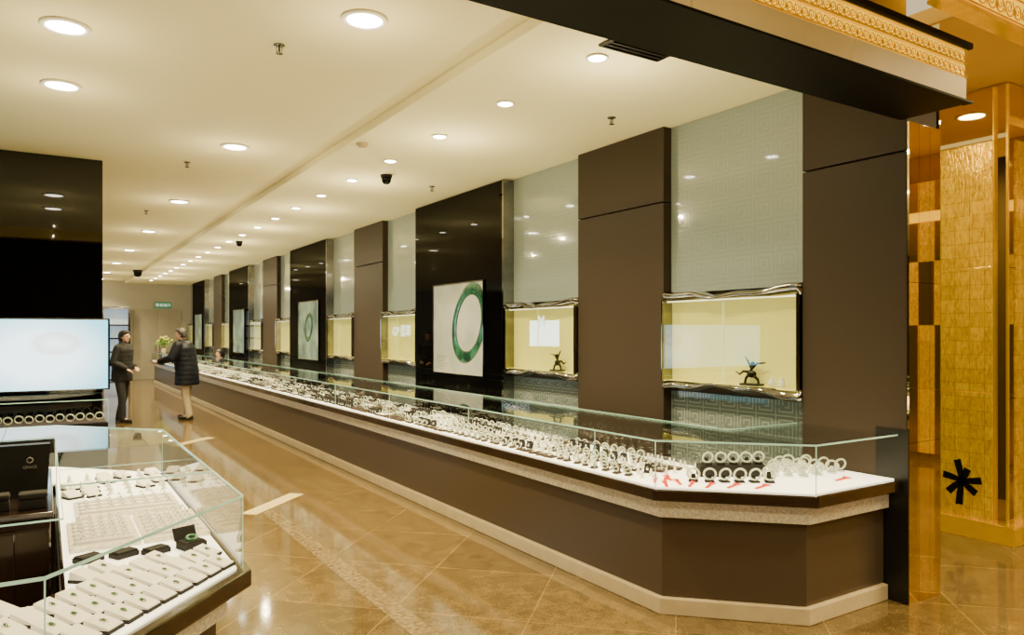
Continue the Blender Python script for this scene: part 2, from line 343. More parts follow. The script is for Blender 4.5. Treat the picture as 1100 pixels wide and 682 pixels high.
# ------------------------------------------------------------------ pillars, bays
BR=[(2.40,3.12),(4.43,5.58),(10.38,11.6),(16.35,17.6),(22.3,23.5)]
BK=[(6.85,9.14),(12.85,15.2),(18.8,21.1),(24.7,27.0)]
BAY=[(3.12,4.43),(5.58,6.85),(9.14,10.38),(11.6,12.85),(15.2,16.35),(17.6,18.8),(21.1,22.3),(23.5,24.7),(27.0,28.2)]
for i,(a,b) in enumerate(BR):
    lab=['widest looking taupe clad wall pillar at the near end beside the mirrored pier','taupe wall pillar between the two nearest lit niches','taupe wall pillar third from the camera, behind the long counter','taupe wall pillar fourth from the camera, far along the wall','taupe wall pillar farthest along the wall near the exit sign'][i]
    r=empty('wall_pillar',(4.35,(a+b)/2,0),lab,'pillar','taupe wall pillars')
    x1=4.62 if i==0 else 4.40
    MB().box(4.29,x1,a+(.012 if i==0 else 0),b,0,2.675).build('lower_panel','brown',r,bevel=.004)
    MB().box(4.29,x1,a+(.012 if i==0 else 0),b,2.685,CH).build('upper_panel','brown',r,bevel=.004)
    if i==0:
        for (xa,xb) in ((4.295,4.40),(4.403,4.52),(4.523,4.63)):
            for (za,zb) in ((0,.95),(.953,1.9),(1.903,2.85)): MB().box(xa,xb,a,a+.012,za,zb).build('mirror_face','mirror',r)
        MB().box(4.283,4.292,a,a+.2,0,1.03).build('black_edge_panel','blackmat',r)
        MB().box(4.63,4.64,a,b,0,3.5).build('mirror_side','mirror',r)
for i,(a,b) in enumerate(BK):
    lab='tall glossy black wall pillar holding the %s lit poster from the camera'%ORD[i]
    r=empty('wall_pillar',(4.32,(a+b)/2,0),lab,'pillar','black gloss wall pillars')
    MB().box(4.25,4.40,a+.03,b,0,CH-.01).build('gloss_panel','black',r,bevel=.004)
    MB().box(4.24,4.40,a,a+.03,0,CH-.01).build('mirror_edge','chrome',r)
    y0=a+.44; y1=a+1.70; z0,z1=1.11,2.2
    p=empty('lit_poster',(4.22,(y0+y1)/2,z0),['large framed poster of a green jade bangle on the nearest black pillar','framed teal jade poster on the second black pillar','framed jewellery poster on the third black pillar','framed jewellery poster on the farthest black pillar'][i],'poster','lit posters on black pillars')
    MB().box(4.237,4.25,y0,y1,z0,z1).build('poster_sheet','poster' if i==0 else 'posterd',p)
    t=.016
    MB().box(4.228,4.25,y0-t,y0,z0-t,z1+t).box(4.228,4.25,y1,y1+t,z0-t,z1+t).box(4.228,4.25,y0,y1,z0-t,z0).box(4.228,4.25,y0,y1,z1,z1+t).build('frame','chrome',p,bevel=.004)
    if i<2:
        R_=(.38,.070) if i==0 else (.22,.05)
        m=MB().torus((4.238,y0+(.34 if i==0 else .6),1.72),R_[0],R_[1],'X',64,12,Matrix.Rotation(.55,4,'X')@Matrix.Diagonal((.14,.86,1.14,1)))
        m.v=[(x_,max(y_,y0+.001),min(z_,z1-.001)) for (x_,y_,z_) in m.v]
        m.build('printed_bangle','jadeart',p,True)
    tx=MB()
    for q in range(6): tx.box(4.2355,4.238,y1-.08-.20-.05*(q%3),y1-.08,1.16+.030*q,1.165+.030*q)
    tx.build('printed_text_lines','grey',p)
def niche(i,a,b):
    words=['nearest to the camera','second from the camera','third from the camera','fourth from the camera','fifth from the camera','sixth from the camera','seventh from the camera','eighth from the camera','farthest from the camera'][i]
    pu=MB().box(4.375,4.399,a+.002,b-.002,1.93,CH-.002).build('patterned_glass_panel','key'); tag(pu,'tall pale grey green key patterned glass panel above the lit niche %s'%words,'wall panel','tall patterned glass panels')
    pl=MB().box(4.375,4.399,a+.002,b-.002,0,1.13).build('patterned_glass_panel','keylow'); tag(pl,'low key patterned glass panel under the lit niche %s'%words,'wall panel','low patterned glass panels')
    r=empty('display_niche',(4.33,(a+b)/2,1.15),'chrome framed lit yellow wall niche '+words,'showcase','lit wall niches')
    n=48
    for nm,zb,sg in (('top_frame',1.86,1),('bottom_frame',1.22,-1)):
        vs=[];fs=[]; prof=[(4.375,0),(4.262,0),(4.245,.008),(4.24,.022),(4.252,.036),(4.29,.046),(4.375,.05)]
        for j in range(n+1):
            y=a+.004+(b-a-.008)*j/n; w=.022*math.cos(2*PI*(j/n))+.010*math.sin(6*PI*j/n)
            for (x,z) in prof: vs.append((x+.6*w,y,zb+sg*(z+(w+.015)*(z>.007))))
        m=len(prof)
        for j in range(n):
            for q in range(m-1): fs.append((j*m+q,j*m+q+1,(j+1)*m+q+1,(j+1)*m+q))
        fs.append(tuple(range(m))); fs.append(tuple(range(n*m,(n+1)*m)))
        MB().add(vs,fs).build(nm,'chrome',r,True)
    MB().box(4.25,4.375,a+.01,a+.022,1.21,1.87).build('side_frame','chrome',r,bevel=.003)
    MB().box(4.25,4.375,b-.022,b-.01,1.21,1.87).build('side_frame','chrome',r,bevel=.003)
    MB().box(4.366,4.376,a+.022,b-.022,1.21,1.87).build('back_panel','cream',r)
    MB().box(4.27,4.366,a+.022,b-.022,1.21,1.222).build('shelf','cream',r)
    MB().box(4.262,4.268,a+.022,(a+b)/2-.002,1.222,1.86).build('glass_door','nglass',r)
    MB().box(4.262,4.268,(a+b)/2+.002,b-.022,1.222,1.86).build('glass_door','nglass',r)
    MB().box(4.260,4.2622,(a+b)/2-.003,(a+b)/2+.003,1.22,1.86).build('door_seam','gedge',r)
    MB().box(4.28,4.29,a+.05,b-.05,1.85,1.858).build('light_strip','led',r)
    return r
niches=[niche(i,a,b) for i,(a,b) in enumerate(BAY)]
text_mesh('M','lettering','bluetext',niches[1],.15,faceX(4.259,6.15,1.72))
text_mesh('GP 翡翠','lettering','bluetext',niches[2],.18,faceX(4.259,9.62,1.62))
def figurine(loc,label,s=1.,flip=1):
    r=empty('figurine',loc,label,'sculpture')
    MB().box(-.04,.04,-.08,.08,0,.016).build('plinth','blackmat',r,bevel=.003,world=False)
    m=MB(); f=flip*s
    m.path([(0,-.05*f,.015),(0,-.045*f,.04*s),(0,-.015*f,.06*s),(0,.015*f,.08*s),(0,.0,.11*s)],[.010,.010,.014,.013,.008])
    m.path([(0,.05*f,.015),(0,.045*f,.04*s),(0,.02*f,.07*s)],[.010,.010,.012])
    m.path([(0,.02*f,.08*s),(0,.06*f,.085*s),(0,.09*f,.065*s),(0,.12*f,.08*s)],[.012,.010,.008,.004])
    m.path([(0,0,.10*s),(0,-.04*f,.135*s),(0,-.10*f,.14*s)],[.010,.008,.004]); m.path([(0,0,.10*s),(0,.03*f,.15*s),(0,.05*f,.175*s)],[.008,.007,.003])
    m.ell((0,-.008*f,.130*s),(.015,.017,.019)); m.ell((0,.0,.07*s),(.020,.034*s,.024*s))
    m.build('figure','bronze',r,True,world=False)
    return r
figurine((4.316,3.56,1.222),'dark bronze branching figurine in the nearest lit niche',1.2)
figurine((4.316,5.95,1.222),'dark bronze figurine in the second lit niche',1.2,-1)
for q,(y) in enumerate((3.30,3.38)):
    v=MB().lathe([(.0,0),(.018,0),(.026,.02),(.024,.045),(.010,.06),(.012,.07),(.0,.07)],(4.316,y,1.222)).build('vase','whitepad',smooth=True)
    tag(v,['small white vase at the right end of the nearest niche','small white vase standing next to the bronze figurine in the nearest niche'][q],'vase')
# ------------------------------------------------------------------ beam with gold scrollwork
def scroll(x0,x1,y,z0,z1,rw=.010):
    m=MB(); h=z1-z0; zc=(z0+z1)/2; R=h*.42; x=x0+R; k=0
    while x<x1-R*.5:
        pts=[]; sg=1 if k%2 else -1
        for j in range(22):
            t=j/21; a=sg*(t*3.4*PI)+ (PI if k%2 else 0); rr=R*(1-t*.85)
            pts.append((x+rr*math.cos(a),y,zc+rr*math.sin(a)))
        m.path(pts,[rw*(1-.4*j/21) for j in range(22)],6)
        m.path([(x+R*.8,y,zc-sg*R*.9),(x+R*1.1,y,zc),(x+R*1.5,y,zc+sg*R*.8)],[rw*.4,rw,rw*.4],6)
        x+=R*1.9; k+=1
    m.box(x0,x1,y-.01,y+.01,z0-.006,z0); m.box(x0,x1,y-.01,y+.01,z1,z1+.006)
    return m
bm_=empty('fascia_beam',(0,2.2,2.85),'black beam with cream band and gold scrollwork over the shop entrance','beam')
MB().box(-8,4.24,2.08,2.42,2.85,3.16).build('beam_body','blackbeam',bm_)
MB().box(-8,4.26,2.03,2.42,3.145,3.175).box(-8,4.26,2.03,2.08,2.85,2.862).build('edge_strip','blackbeam',bm_)
x=4.24
while x>-7:
    MB().box(x-1.05,x-.012,2.05,2.08,2.864,2.985).build('cream_panel','creamlit',bm_); x-=1.05
MB().box(-8,4.24,2.065,2.08,2.985,3.145).build('glow_backing','goldglow',bm_)
sw=scroll(1.0,4.24,2.056,3.070,3.135,.0036); s2=scroll(1.0,4.24,2.056,2.995,3.060,.0036); sw.add(s2.v,s2.f)
sw.build('scrollwork','gold',bm_,True)
fb=empty('corridor_cornice',(8,2.2,3.52),'gold scrollwork cornice along the corridor ceiling at top right','cornice')
MB().box(4.3,9.4,2.22,2.3,3.52,3.85).build('glow_backing','goldglow',fb)
scroll(4.35,9.3,2.21,3.56,3.70,.006).build('scrollwork','gold',fb,True)
MB().box(4.3,9.4,2.19,2.3,3.50,3.53).build('lower_rail','gold',fb)
# ------------------------------------------------------------------ gold pier
gp=empty('gold_pier',(6.6,3.1,0),'gold leaf clad pier with mirrored edges beyond the mirrored pillar','pier')
MB().box(6.2,7.2,2.70,3.9,0,3.515).build('core','mirror',gp)
z=.14
for hh in (1.0,.98,.97):
    for (ya,yb) in ((2.80,3.35),(3.353,3.88)):
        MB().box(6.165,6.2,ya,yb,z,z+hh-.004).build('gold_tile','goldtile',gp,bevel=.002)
    z+=hh
z=.14
for hh in (1.0,.98,.97):
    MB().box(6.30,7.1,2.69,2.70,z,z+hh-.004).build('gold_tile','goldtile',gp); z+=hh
for zz in (1.1,2.1): MB().box(6.19,6.3,2.695,2.70,zz,zz+.006).build('mirror_joint','slab',gp)
MB().box(6.11,7.25,2.62,3.98,0,.14).build('plinth','gold',gp,bevel=.01)
MB().box(6.18,6.2,2.695,2.71,.14,3.5).box(6.17,6.2,2.79,2.80,.14,3.5).build('gold_edge_trim','gold',gp)
gs=empty('gold_pier',(8.2,-2.2,0),'far gold leaf pier seen only as a reflection in mirrors','pier')
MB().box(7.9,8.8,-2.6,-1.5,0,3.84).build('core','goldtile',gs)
MB().box(7.85,8.85,-2.65,-1.45,0,.14).build('plinth','gold',gs)
od=empty('ribbon_ornament',(6.15,3.02,.42),'black jagged star ornament fixed low on the gold pier','ornament')
rb=MB()
for a,L in ((5,.15),(62,.11),(100,.17),(165,.15),(222,.15),(262,.20),(318,.14)):
    c=math.cos(math.radians(a)); s_=math.sin(math.radians(a)); n=(-s_,c)
    w=.034
    pts=[(0,.016),(L*.5,.026),(L*.95,w),(L,-w*.6),(L*.5,-.024),(0,-.016)]
    vs=[(6.156+.004*k2,3.02-(p*c+q*n[0]),.43+p*s_+q*n[1]) for k2 in (0,1) for p,q in pts]; m_=len(pts)
    rb.add(vs,[tuple(range(m_)),tuple(range(m_,2*m_))]+[(i,(i+1)%m_,(i+1)%m_+m_,i+m_) for i in range(m_)])
rb.build('star_blades','flatblack',od); MB().cap((6.158,3.02,.43),(6.160,3.02,.43),.004).build('pin','flatblack',od,True)
# ------------------------------------------------------------------ black pillar on left with light box
bp_=empty('shop_pillar',(-.6,8.8,0),'wide glossy black pillar at left behind the near display island','pillar')
MB().box(-2.2,.5,8.6,9.6,0,CL-.003).build('gloss_cladding','blackp',bp_,bevel=.004)
lb=empty('light_box',(-.6,8.55,1.03),'bright bluish white light box with a faint bracelet image on the black pillar','light box')
MB().box(-2.0,.56,8.50,8.6,1.03,1.75).build('frame','chrome',lb,bevel=.006)
MB().box(-1.98,.54,8.492,8.502,1.045,1.735).build('screen','lightbox',lb)
reflection_case=empty('display_counter',(-.6,8.3,0),'added low black case standing in for jewellery reflections in the black pillar','counter')  # made-up case standing in for jewellery mirrored in the glossy pillar
MB().box(-2.0,.52,8.12,8.58,0,.74).build('body','blackmat',reflection_case,bevel=.004)
MB().box(-1.98,.50,8.14,8.56,.74,.746).build('display_floor','darkpad',reflection_case)
MB().box(-2.0,.52,8.118,8.121,.955,.962).box(.518,.521,8.12,8.58,.955,.962).box(.517,.521,8.118,8.122,.74,.96).build('glass_edge','gedge',reflection_case)
# ------------------------------------------------------------------ long counter
GT=1.0; DZ=.73
def fpath(o,ye=26.3): return [(2.90-o,ye),(2.90-o,3.06-.41*o),(3.50-.41*o,2.46-o),(4.275,2.46-o)]
def foot(o,ye=26.3,b=0): return fpath(o,ye)+[(4.275,3.15+b),(3.60+b,3.15+b),(3.60+b,ye)]
lc=empty('display_counter',(3.2,14,0),'very long brown glass topped jewellery counter running down the right side','counter')
MB().prism(foot(-.055,26.2),0,.095).build('plinth','plinth',lc,bevel=.006)
MB().prism(foot(-.085,26.2,-.02),.095,.555).build('body','brownbody',lc,bevel=.003)
MB().prism(foot(-.050,26.25),.555,.65).build('stone_band','band',lc,bevel=.004)
MB().prism(foot(.02,26.33,.01),.66,.725).build('edge_slab','slab',lc,bevel=.008)
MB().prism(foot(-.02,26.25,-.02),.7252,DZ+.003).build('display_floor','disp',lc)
segs=[3.6+1.62*i for i in range(15)]
for i_,(a,b) in enumerate(zip(segs[:-1],segs[1:])):
    MB().box(2.90,3.60,a+.002,b-.002,GT-.008,GT).build('glass_top','glass',lc)
    if i_>8: MB().box(2.90,2.907,a+.002,b-.002,DZ,GT-.008).build('glass_front','glass',lc)
    MB().box(2.899,2.9,a+.002,b-.002,GT-.009,GT+.0005).box(2.8985,2.9015,a-.0015,a+.0015,DZ,GT).build('glass_edge','gedge',lc)
    MB().box(3.594,3.60,a+.002,b-.002,DZ,GT-.008).build('glass_back','glass',lc)
MB().prism([(2.90,3.598)]+fpath(0,3.598)[1:]+[(4.275,3.15),(3.60,3.15),(3.60,3.598)],GT-.008,GT).build('glass_top','glass',lc)
p=fpath(0,3.598)
e=MB(); e.wallpath(p,-.002,GT-.009,GT+.0005)
for q in p[1:3]: e.box(q[0]-.002,q[0]+.002,q[1]-.002,q[1]+.002,DZ,GT)
e.wallpath([(3.6,26.3),(3.6,3.15),(4.275,3.15)],-.002,GT-.006,GT)
e.build('glass_edge','gedge',lc)
MB().box(3.594,3.6,3.15,3.598,DZ,GT-.008).box(3.6,4.275,3.144,3.15,DZ,GT-.008).build('glass_back','glass',lc)
MB().box(2.9,3.6,26.29,26.3,DZ,GT).build('glass_end','glass',lc)
# ------------------------------------------------------------------ near island
XR=.62
def isl(o,b=0,x0=-2.2): return [(x0,2.15-o),(0+.41*o,2.15-o),(XR+o,2.84-.45*o),(XR+o,5.05+.41*o),(.06+.41*o,5.65+o),(x0,5.65+o),(x0,5.0-b),(.05-b,5.0-b),(.05-b,2.8+b),(x0,2.8+b)]
ic=empty('display_counter',(-.6,3.9,0),'near glass topped display island at lower left with chamfered corner','counter')
MB().prism(isl(-.055),0,.095).build('plinth','plinth',ic,bevel=.006)
MB().prism(isl(-.085),.095,.555).build('body','brownbody',ic,bevel=.003)
MB().prism(isl(-.050),.555,.65).build('stone_band','band',ic,bevel=.004)
MB().prism(isl(.03,.0),.66,.725).build('edge_slab','slab',ic,bevel=.008)
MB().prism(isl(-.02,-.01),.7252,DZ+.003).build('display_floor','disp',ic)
o_=isl(0)[:6]
MB().prism([(-2.2,2.15),(-.6,2.15),(-.6,2.8),(-2.2,2.8)],GT-.008,GT).build('glass_top','glass',ic)
MB().prism([(.05,4.404),(XR,4.404),(XR,5.05),(.06,5.65),(-.2,5.65),(-.2,5.0),(.05,5.0)],GT-.008,GT).build('glass_top','glass',ic)
MB().prism([(-.204,5.0),(-.204,5.65),(-2.2,5.65),(-2.2,5.0)],GT-.008,GT).build('glass_top','glass',ic)
for a,b in zip(o_[2:-1],o_[3:]): MB().wallpath([a,b],.007,DZ,GT-.008).build('glass_front','glass',ic)
e=MB(); e.wallpath(o_,-.002,GT-.009,GT+.0005); e.box(.05,XR,3.4,3.403,GT-.006,GT+.0005)
for q in o_[1:5]: e.box(q[0]-.002,q[0]+.002,q[1]-.002,q[1]+.002,DZ,GT)
e.wallpath([(-2.2,5.0),(.05,5.0),(.05,2.8),(-2.2,2.8)],.002,GT-.006,GT)
e.box(.048,.052,4.40,4.403,DZ,GT).box(.05,XR,4.40,4.403,GT-.1,GT-.097)
e.build('glass_edge','gedge',ic)
cb=empty('storage_cabinet',(-.75,4.0,0),'dark wooden storage cabinet inside the near display island','cabinet')
MB().box(-1.5,.02,3.5,4.6,.02,.86).build('body','slab',cb,bevel=.006)
MB().box(-1.48,-.1,3.485,3.5,.05,.82).build('door','slab',cb,bevel=.004)
MB().box(-1.52,.03,3.48,4.62,.86,.885).build('top','slab',cb,bevel=.004)
bg=empty('carry_bag',(-.1,3.9,.885),'black carry bag with a tiny emblem and faint lettering at the left edge','bag')
MB().hexa([(-.24,3.83,.885),(.01,3.83,.885),(.01,3.95,.885),(-.24,3.95,.885),(-.25,3.86,1.11),(.02,3.86,1.11),(.02,3.92,1.11),(-.25,3.92,1.11)]).build('bag_body','blackmat',bg)
text_mesh('GRACE','lettering','greytext',bg,.016,faceY(-.055,3.842,1.015))
MB().torus((-.055,3.845,1.045),.011,.0022,'Y',20,6).build('emblem','greytext',bg,True)
for q,(x,y,z) in enumerate(((-.04,3.60,.885),(-.17,3.62,.885))):
    bx_=empty('jewellery_box',(x,y,z),['closed black jewellery box in front of the black carry bag','closed black jewellery box at the far left edge in front of the bag'][q],'box')
    MB().box(-.05,.05,-.04,.04,0,.04).build('base','velvet',bx_,bevel=.006,world=False); MB().box(-.051,.051,-.041,.041,.042,.065).build('lid','velvet',bx_,bevel=.008,world=False)
# ------------------------------------------------------------------ jewellery prototypes
H0=DZ+.003
def proto_bangle(name,R,r,mat,label,group,loc,rz):
    o=MB().torus((0,0,R+r),R,r,'X',28,8).build(name,mat,smooth=True); tag(o,label,'bangle',group); o.location=loc; o.rotation_euler=(0,math.radians(-14),rz); return o
def cp(o,loc,rz,label=None,group=None):
    c=o.copy(); COL.objects.link(c); c.location=loc; c.rotation_euler=(o.rotation_euler[0],o.rotation_euler[1],rz)
    if label: c['label']=label
    if group: c['group']=group
    return c
def cradle(mat,R,loc,rz,label,group):
    r=empty('bangle_stand',loc,label,'stand',group,rz)
    MB().box(-.022,.03,-R*.8,R*.8,0,.012).build('base',mat,r,bevel=.002,world=False)
    MB().hexa([(.008,-R*.5,.012),(.024,-R*.5,.012),(.024,R*.5,.012),(.008,R*.5,.012),(.016,-R*.3,R*1.3),(.026,-R*.3,R*1.3),(.026,R*.3,R*1.3),(.016,R*.3,R*1.3)]).build('back_rest',mat,r,world=False)
    return r
def ring_proto(loc,label,group):
    r=empty('ring',loc,label,'ring',group)
    MB().torus((0,0,.011),.010,.0016,'X',20,6).build('band','silver',r,True,world=False)
    MB().lathe([(0,0),(.004,.004),(.006,.007),(.0035,.0095),(0,.0095)],(0,0,.020),8).build('gemstone','crystal',r,world=False)
    return r
gR='gem rings on trays in the middle run of the long counter'
rA=ring_proto((3.07,6.78,H0+.024),'small silver gem ring on a tray in the middle run of the long counter',gR)
def cone_proto(loc,rz,label,group):
    r=empty('ring_cone',loc,label,'ring stand',group,rz)
    MB().lathe([(0,0),(.016,0),(.016,.004),(.011,.008),(.008,.03),(.004,.046),(0,.047)],n=12).build('cone','whitepad',r,True,world=False)
    MB().torus((0,0,.026),.0098,.0022,'Z',16,6).build('ring_band','silver',r,True,world=False)
    return r
def card_proto(loc,rz,label,group):
    r=empty('pendant_card',loc,label,'jewellery card',group,rz)
    MB().hexa([(-.018,-.024,0),(.018,-.024,0),(.018,.024,0),(-.018,.024,0),(.004,-.022,.058),(.012,-.022,.056),(.012,.022,.056),(.004,.022,.058)]).build('card','velvet',r,world=False)
    MB().ell((-.010,0,.030),(.006,.010,.013),8,6).build('pendant','silver',r,True,world=False)
    return r
def minitray_proto(loc,rz,label,group):
    r=empty('bracelet_tray',loc,label,'tray',group,rz)
    MB().box(-.034,.034,-.042,.042,0,.014).build('tray_base','darkpad',r,bevel=.002,world=False)
    MB().torus((0,0,.017),.020,.0045,'Z',20,6,Matrix.Diagonal((1,1.25,1,1))).build('bracelet','silver',r,True,world=False)
    return r
gA='small bangle stands in the near run of the long counter'; gB='small pale bangles on stands in the near run of the long counter'
gC='ring cones in the near run of the long counter'; gK='pendant cards in the long counter'
st=cradle('darkpad',.024,(3.0,3.40,H0),.43,'tiny brown bangle stand among the closely set rows nearest the camera in the long counter',gA)
bg0=proto_bangle('bangle',.024,.0045,'jade','thin pale jade bangle upright in the closely set rows of the long counter',gB,(2.995,3.40,H0+.012),.43)
co_=cone_proto((3.08,3.40,H0),.43,'white ring cone with a silver ring among the rows nearest the camera',gC)
cA=card_proto((3.16,3.40,H0),.4,'small black leaning card with a silver pendant in the long counter',gK)
mt=minitray_proto((3.25,3.40,H0),.4,'small dark tray with a silver bracelet among the rows nearest the camera','bracelet trays in the near run')
y=3.40; k=0; nc=1
while y<6.6:
    for j in range(7):
        x=2.985+.082*j
        if k==0 and j<4: continue
        kind=('BBTCBTC','BCBBKBB','TCBBTKB','BKBCCBT')[(k//4)%4][j]
        xx=x+random.uniform(-.010,.010); rz=random.uniform(-.35,.35)+math.radians(25); yy=y+random.uniform(-.012,.012)
        if kind=='B': dup(st,(xx,yy,H0),rz); cp(bg0,(xx-.005,yy,H0+.012),rz)
        elif kind=='C': dup(co_,(xx,yy,H0),rz); dup(co_,(xx+.01,yy+.048,H0),rz)
        elif kind=='T': dup(mt,(xx,yy,H0),rz)
        else: dup(cA,(xx,yy,H0),rz); nc+=1
    y+=.100; k+=1
spots=[]
for (x,y) in ((3.27,3.00),(3.34,2.95),(3.41,2.90),(3.48,2.85),(3.55,2.80),(3.20,3.06),(3.62,2.86)): spots.append((x,y,H0,.034,'front row of bangles at the counter corner'))
for (x,y) in ((3.39,3.13),(3.46,3.09),(3.53,3.05),(3.60,3.01),(3.67,2.98)): spots.append((x,y,H0+.07,.031,'raised row on the black riser'))
for (x,y) in ((3.74,2.92),(3.80,2.86),(3.86,2.80),(3.93,2.87),(3.98,2.79),(4.05,2.86),(4.11,2.78),(3.83,2.99),(3.91,2.96),(3.99,2.94),(4.07,2.95),(4.16,2.88),(4.15,3.00),(3.96,3.05),(4.06,3.06),(4.20,2.79)): spots.append((x,y,H0,.034,'cluster beside the taupe pillar'))
rs=MB().box(-.2,.2,-.05,.05,0,.07).build('display_riser','velvet',bevel=.004); rs.location=(3.53,3.07,H0); rs.rotation_euler=(0,0,math.radians(-31)); tag(rs,'low black riser under the raised bangles at the counter end','riser')
sp={}
for i,(x,y,z,R,lab) in enumerate(spots):
    rz=math.radians(50)+random.uniform(-.3,.3)
    if lab not in sp:
        s=cradle('acrylic' if 'cluster' in lab else 'velvet',R,(x,y,z),rz,('clear' if 'cluster' in lab else 'black')+' bangle stand in the '+lab,'stands: '+lab); g=proto_bangle('bangle',R,.006,'jade','pale jade bangle in the '+lab,'bangles: '+lab,(x-.006,y-.006,z+.012),rz); sp[lab]=(s,g)
    else:
        dup(sp[lab][0],(x,y,z),rz); cp(sp[lab][1],(x-.006,y-.006,z+.012),rz)
for i,(x,y) in enumerate(((3.02,3.30),(3.11,3.32),(3.20,3.28),(3.29,3.30),(3.38,3.28),(3.47,3.30),(3.30,3.18),(3.05,3.22))): dup(co_,(x,y,H0),.5)
for i in range(14): cp(sp['cluster beside the taupe pillar'][1],(-.62+.083*i,8.28+.08*(i%2),.746),1.3+.1*(i%3),'added pale bangle standing in for a reflection in the black pillar','bangles standing in for reflections in the black pillar')
rd=None
for i,(x,y,a_) in enumerate(((3.00,3.08,.9),(3.07,3.16,.7),(3.12,3.00,.6),(3.10,3.08,1.0),(3.18,2.92,.5),(3.03,3.20,.8),(3.14,3.20,1.0),(3.28,2.84,.3),(3.40,2.74,.2),(3.98,2.63,.1))):
    if rd is None:
        m=MB(); m.hexa([(-.06,-.009,0),(.03,-.010,0),(.03,.010,0),(-.06,.009,0),(-.06,-.009,.006),(.03,-.010,.008),(.03,.010,.008),(-.06,.009,.006)])
        m.ell((.037,0,.009),(.012,.012,.009),10,7); m.hexa([(.044,-.007,0),(.09,-.018,0),(.09,.018,0),(.044,.007,0),(.044,-.007,.010),(.09,-.018,.006),(.09,.018,.006),(.044,.007,.010)])
        rd=m.build('red_cord','red'); rd.location=(x,y,H0); rd.rotation_euler=(0,0,a_); tag(rd,'short flat red cord with tassel lying on the white floor of the counter end','cord','red cords at the counter end')
    else: cp(rd,(x,y,H0),a_)
def tray_proto(mat,cush,label,group,loc):
    r=empty('jewellery_tray',loc,label,'tray',group)
    MB().box(-.08,.08,-.105,.105,0,.016).build('tray_base',mat,r,bevel=.003,world=False)
    MB().box(-.068,.068,-.092,.092,.016,.024).build('cushion',cush,r,bevel=.004,world=False)
    return r
tA=tray_proto('darkpad','darkpad','all brown tray along the far run of the long counter','brown trays of the long counter',(3.03,6.78,H0))
tB=tray_proto('darkpad','whitepad','dark rimmed tray with white cushion along the far run of the long counter','dark rimmed trays of the long counter',(3.22,6.78,H0))
bA=None; y=6.78; k=0; nb=0
gP='bangles on trays in the middle and far run of the long counter'
while y<25.8:
    for j,x in enumerate((3.03,3.22,3.41)):
        first=(k==0)
        if not first and random.random()<.42 and nc<240:
            for q in range(3):
                for q2 in range(2):
                    px=x-.04+.08*q2; py=y-.07+.07*q; rz=.4+random.uniform(-.3,.3)
                    dup(cA,(px,py,H0),rz)
                    nc+=1
            continue
        t=tA if random.random()<.5 else tB
        if not(first and j<2): dup(t,(x,y,H0))
        if y<11:
            for dx in (-.035,.035):
                for dy in (-.06,0,.06):
                    if random.random()<.35: dup(rA,(x+dx,y+dy,H0+.024),random.uniform(0,1))
        for q in range(2 if nb<170 else 1):
            if bA is None: bA=proto_bangle('bangle',.024,.0055,'jade','upright pale bangle resting on a tray farther down the long counter',gP,(x,y,H0+.024),.4)
            else: cp(bA,(x+random.uniform(-.03,.03),y-.05+.1*q+random.uniform(-.02,.02),H0+.024),random.uniform(.1,.8))
            nb+=1
    y+=.235+.004*k; k+=1
# ------------------------------------------------------------------ island jewellery
gI='white pads at the near chamfer of the island'
pd=None
def pad(x,y,rz,label,group,z=H0,stone=True):
    global pd,ov
    if pd is None:
        pd=empty('ring_pad',(x,y,z),label,'jewellery pad',group,rz)
        MB().hexa([(-.034,-.041,.010),(.034,-.041,.010),(.034,.041,.010),(-.034,.041,.010),(-.032,-.039,.016),(.032,-.039,.016),(.032,.039,.040),(-.032,.039,.040)]).build('cushion','whitepad',pd,bevel=.0015,world=False)
        MB().box(-.036,.036,-.043,.043,0,.012).build('base','velvet',pd,world=False)
        ov=empty('jade_pendant',(x,y,z+.027),'oval green jade pendant on a white pad of the near island','pendant','jade pendants on white pads',rz)
        MB().ell((0,0,.003),(.0055,.009,.005),14,8,Matrix.Rotation(.28,4,'X')).build('stone','jadegreen',ov,True,world=False)
        MB().torus((0,0,.002),.0085,.0026,'Z',24,6,Matrix.Rotation(.28,4,'X')@Matrix.Diagonal((.85,1.2,1,1))).build('bezel','silver',ov,True,world=False)
    else:
        dup(pd,(x,y,z),rz,label,group)
        if stone: dup(ov,(x,y,z+.027),rz)
A45=math.radians(47)
u=Vector((math.cos(A45),math.sin(A45))); v=Vector((-u.y,u.x))
o0=Vector((.03,2.33))
for j in range(-1,8):
    for i in range(-5,12):
        q=o0+u*(.084*i+(.03 if j%2 else 0))+v*(.124*j)
        if q.x>.565 or q.x<-.36 or q.y<2.235 or q.y>3.08: continue
        if q.y<2.15+1.113*max(q.x,0)+.090: continue
        if q.y>2.745 and q.x<.10: continue
        if (q-Vector((.50,3.20))).length<.10: continue
        pad(q.x,q.y,A45+random.uniform(-.08,.08),'small slanted white pad in the slanting rows at the near island corner',gI,stone=random.random()<.6)
r=empty('open_box',(.50,3.20,H0),'small open black box with a green jade ring near the right glass of the island','jewellery box',None,.35)
MB().box(-.046,.046,-.040,.040,0,.030).build('base','velvet',r,bevel=.004,world=False)
MB().box(-.040,.040,-.034,.034,.030,.034).build('cushion','velvet',r,world=False)
MB().hexa([(-.046,.040,.028),(.046,.040,.028),(.046,.048,.026),(-.046,.048,.026),(-.046,.060,.078),(.046,.060,.078),(.046,.068,.076),(-.046,.068,.076)]).build('lid','velvet',r,world=False)
s=MB().torus((0,0,0),.019,.006,'Z',30,10,Matrix.Rotation(.25,4,'X')).build('jade_ring','jadegreen',smooth=True); s.location=(.50,3.20,H0+.043); tag(s,'green jade ring inside the small open black box of the near island','ring')
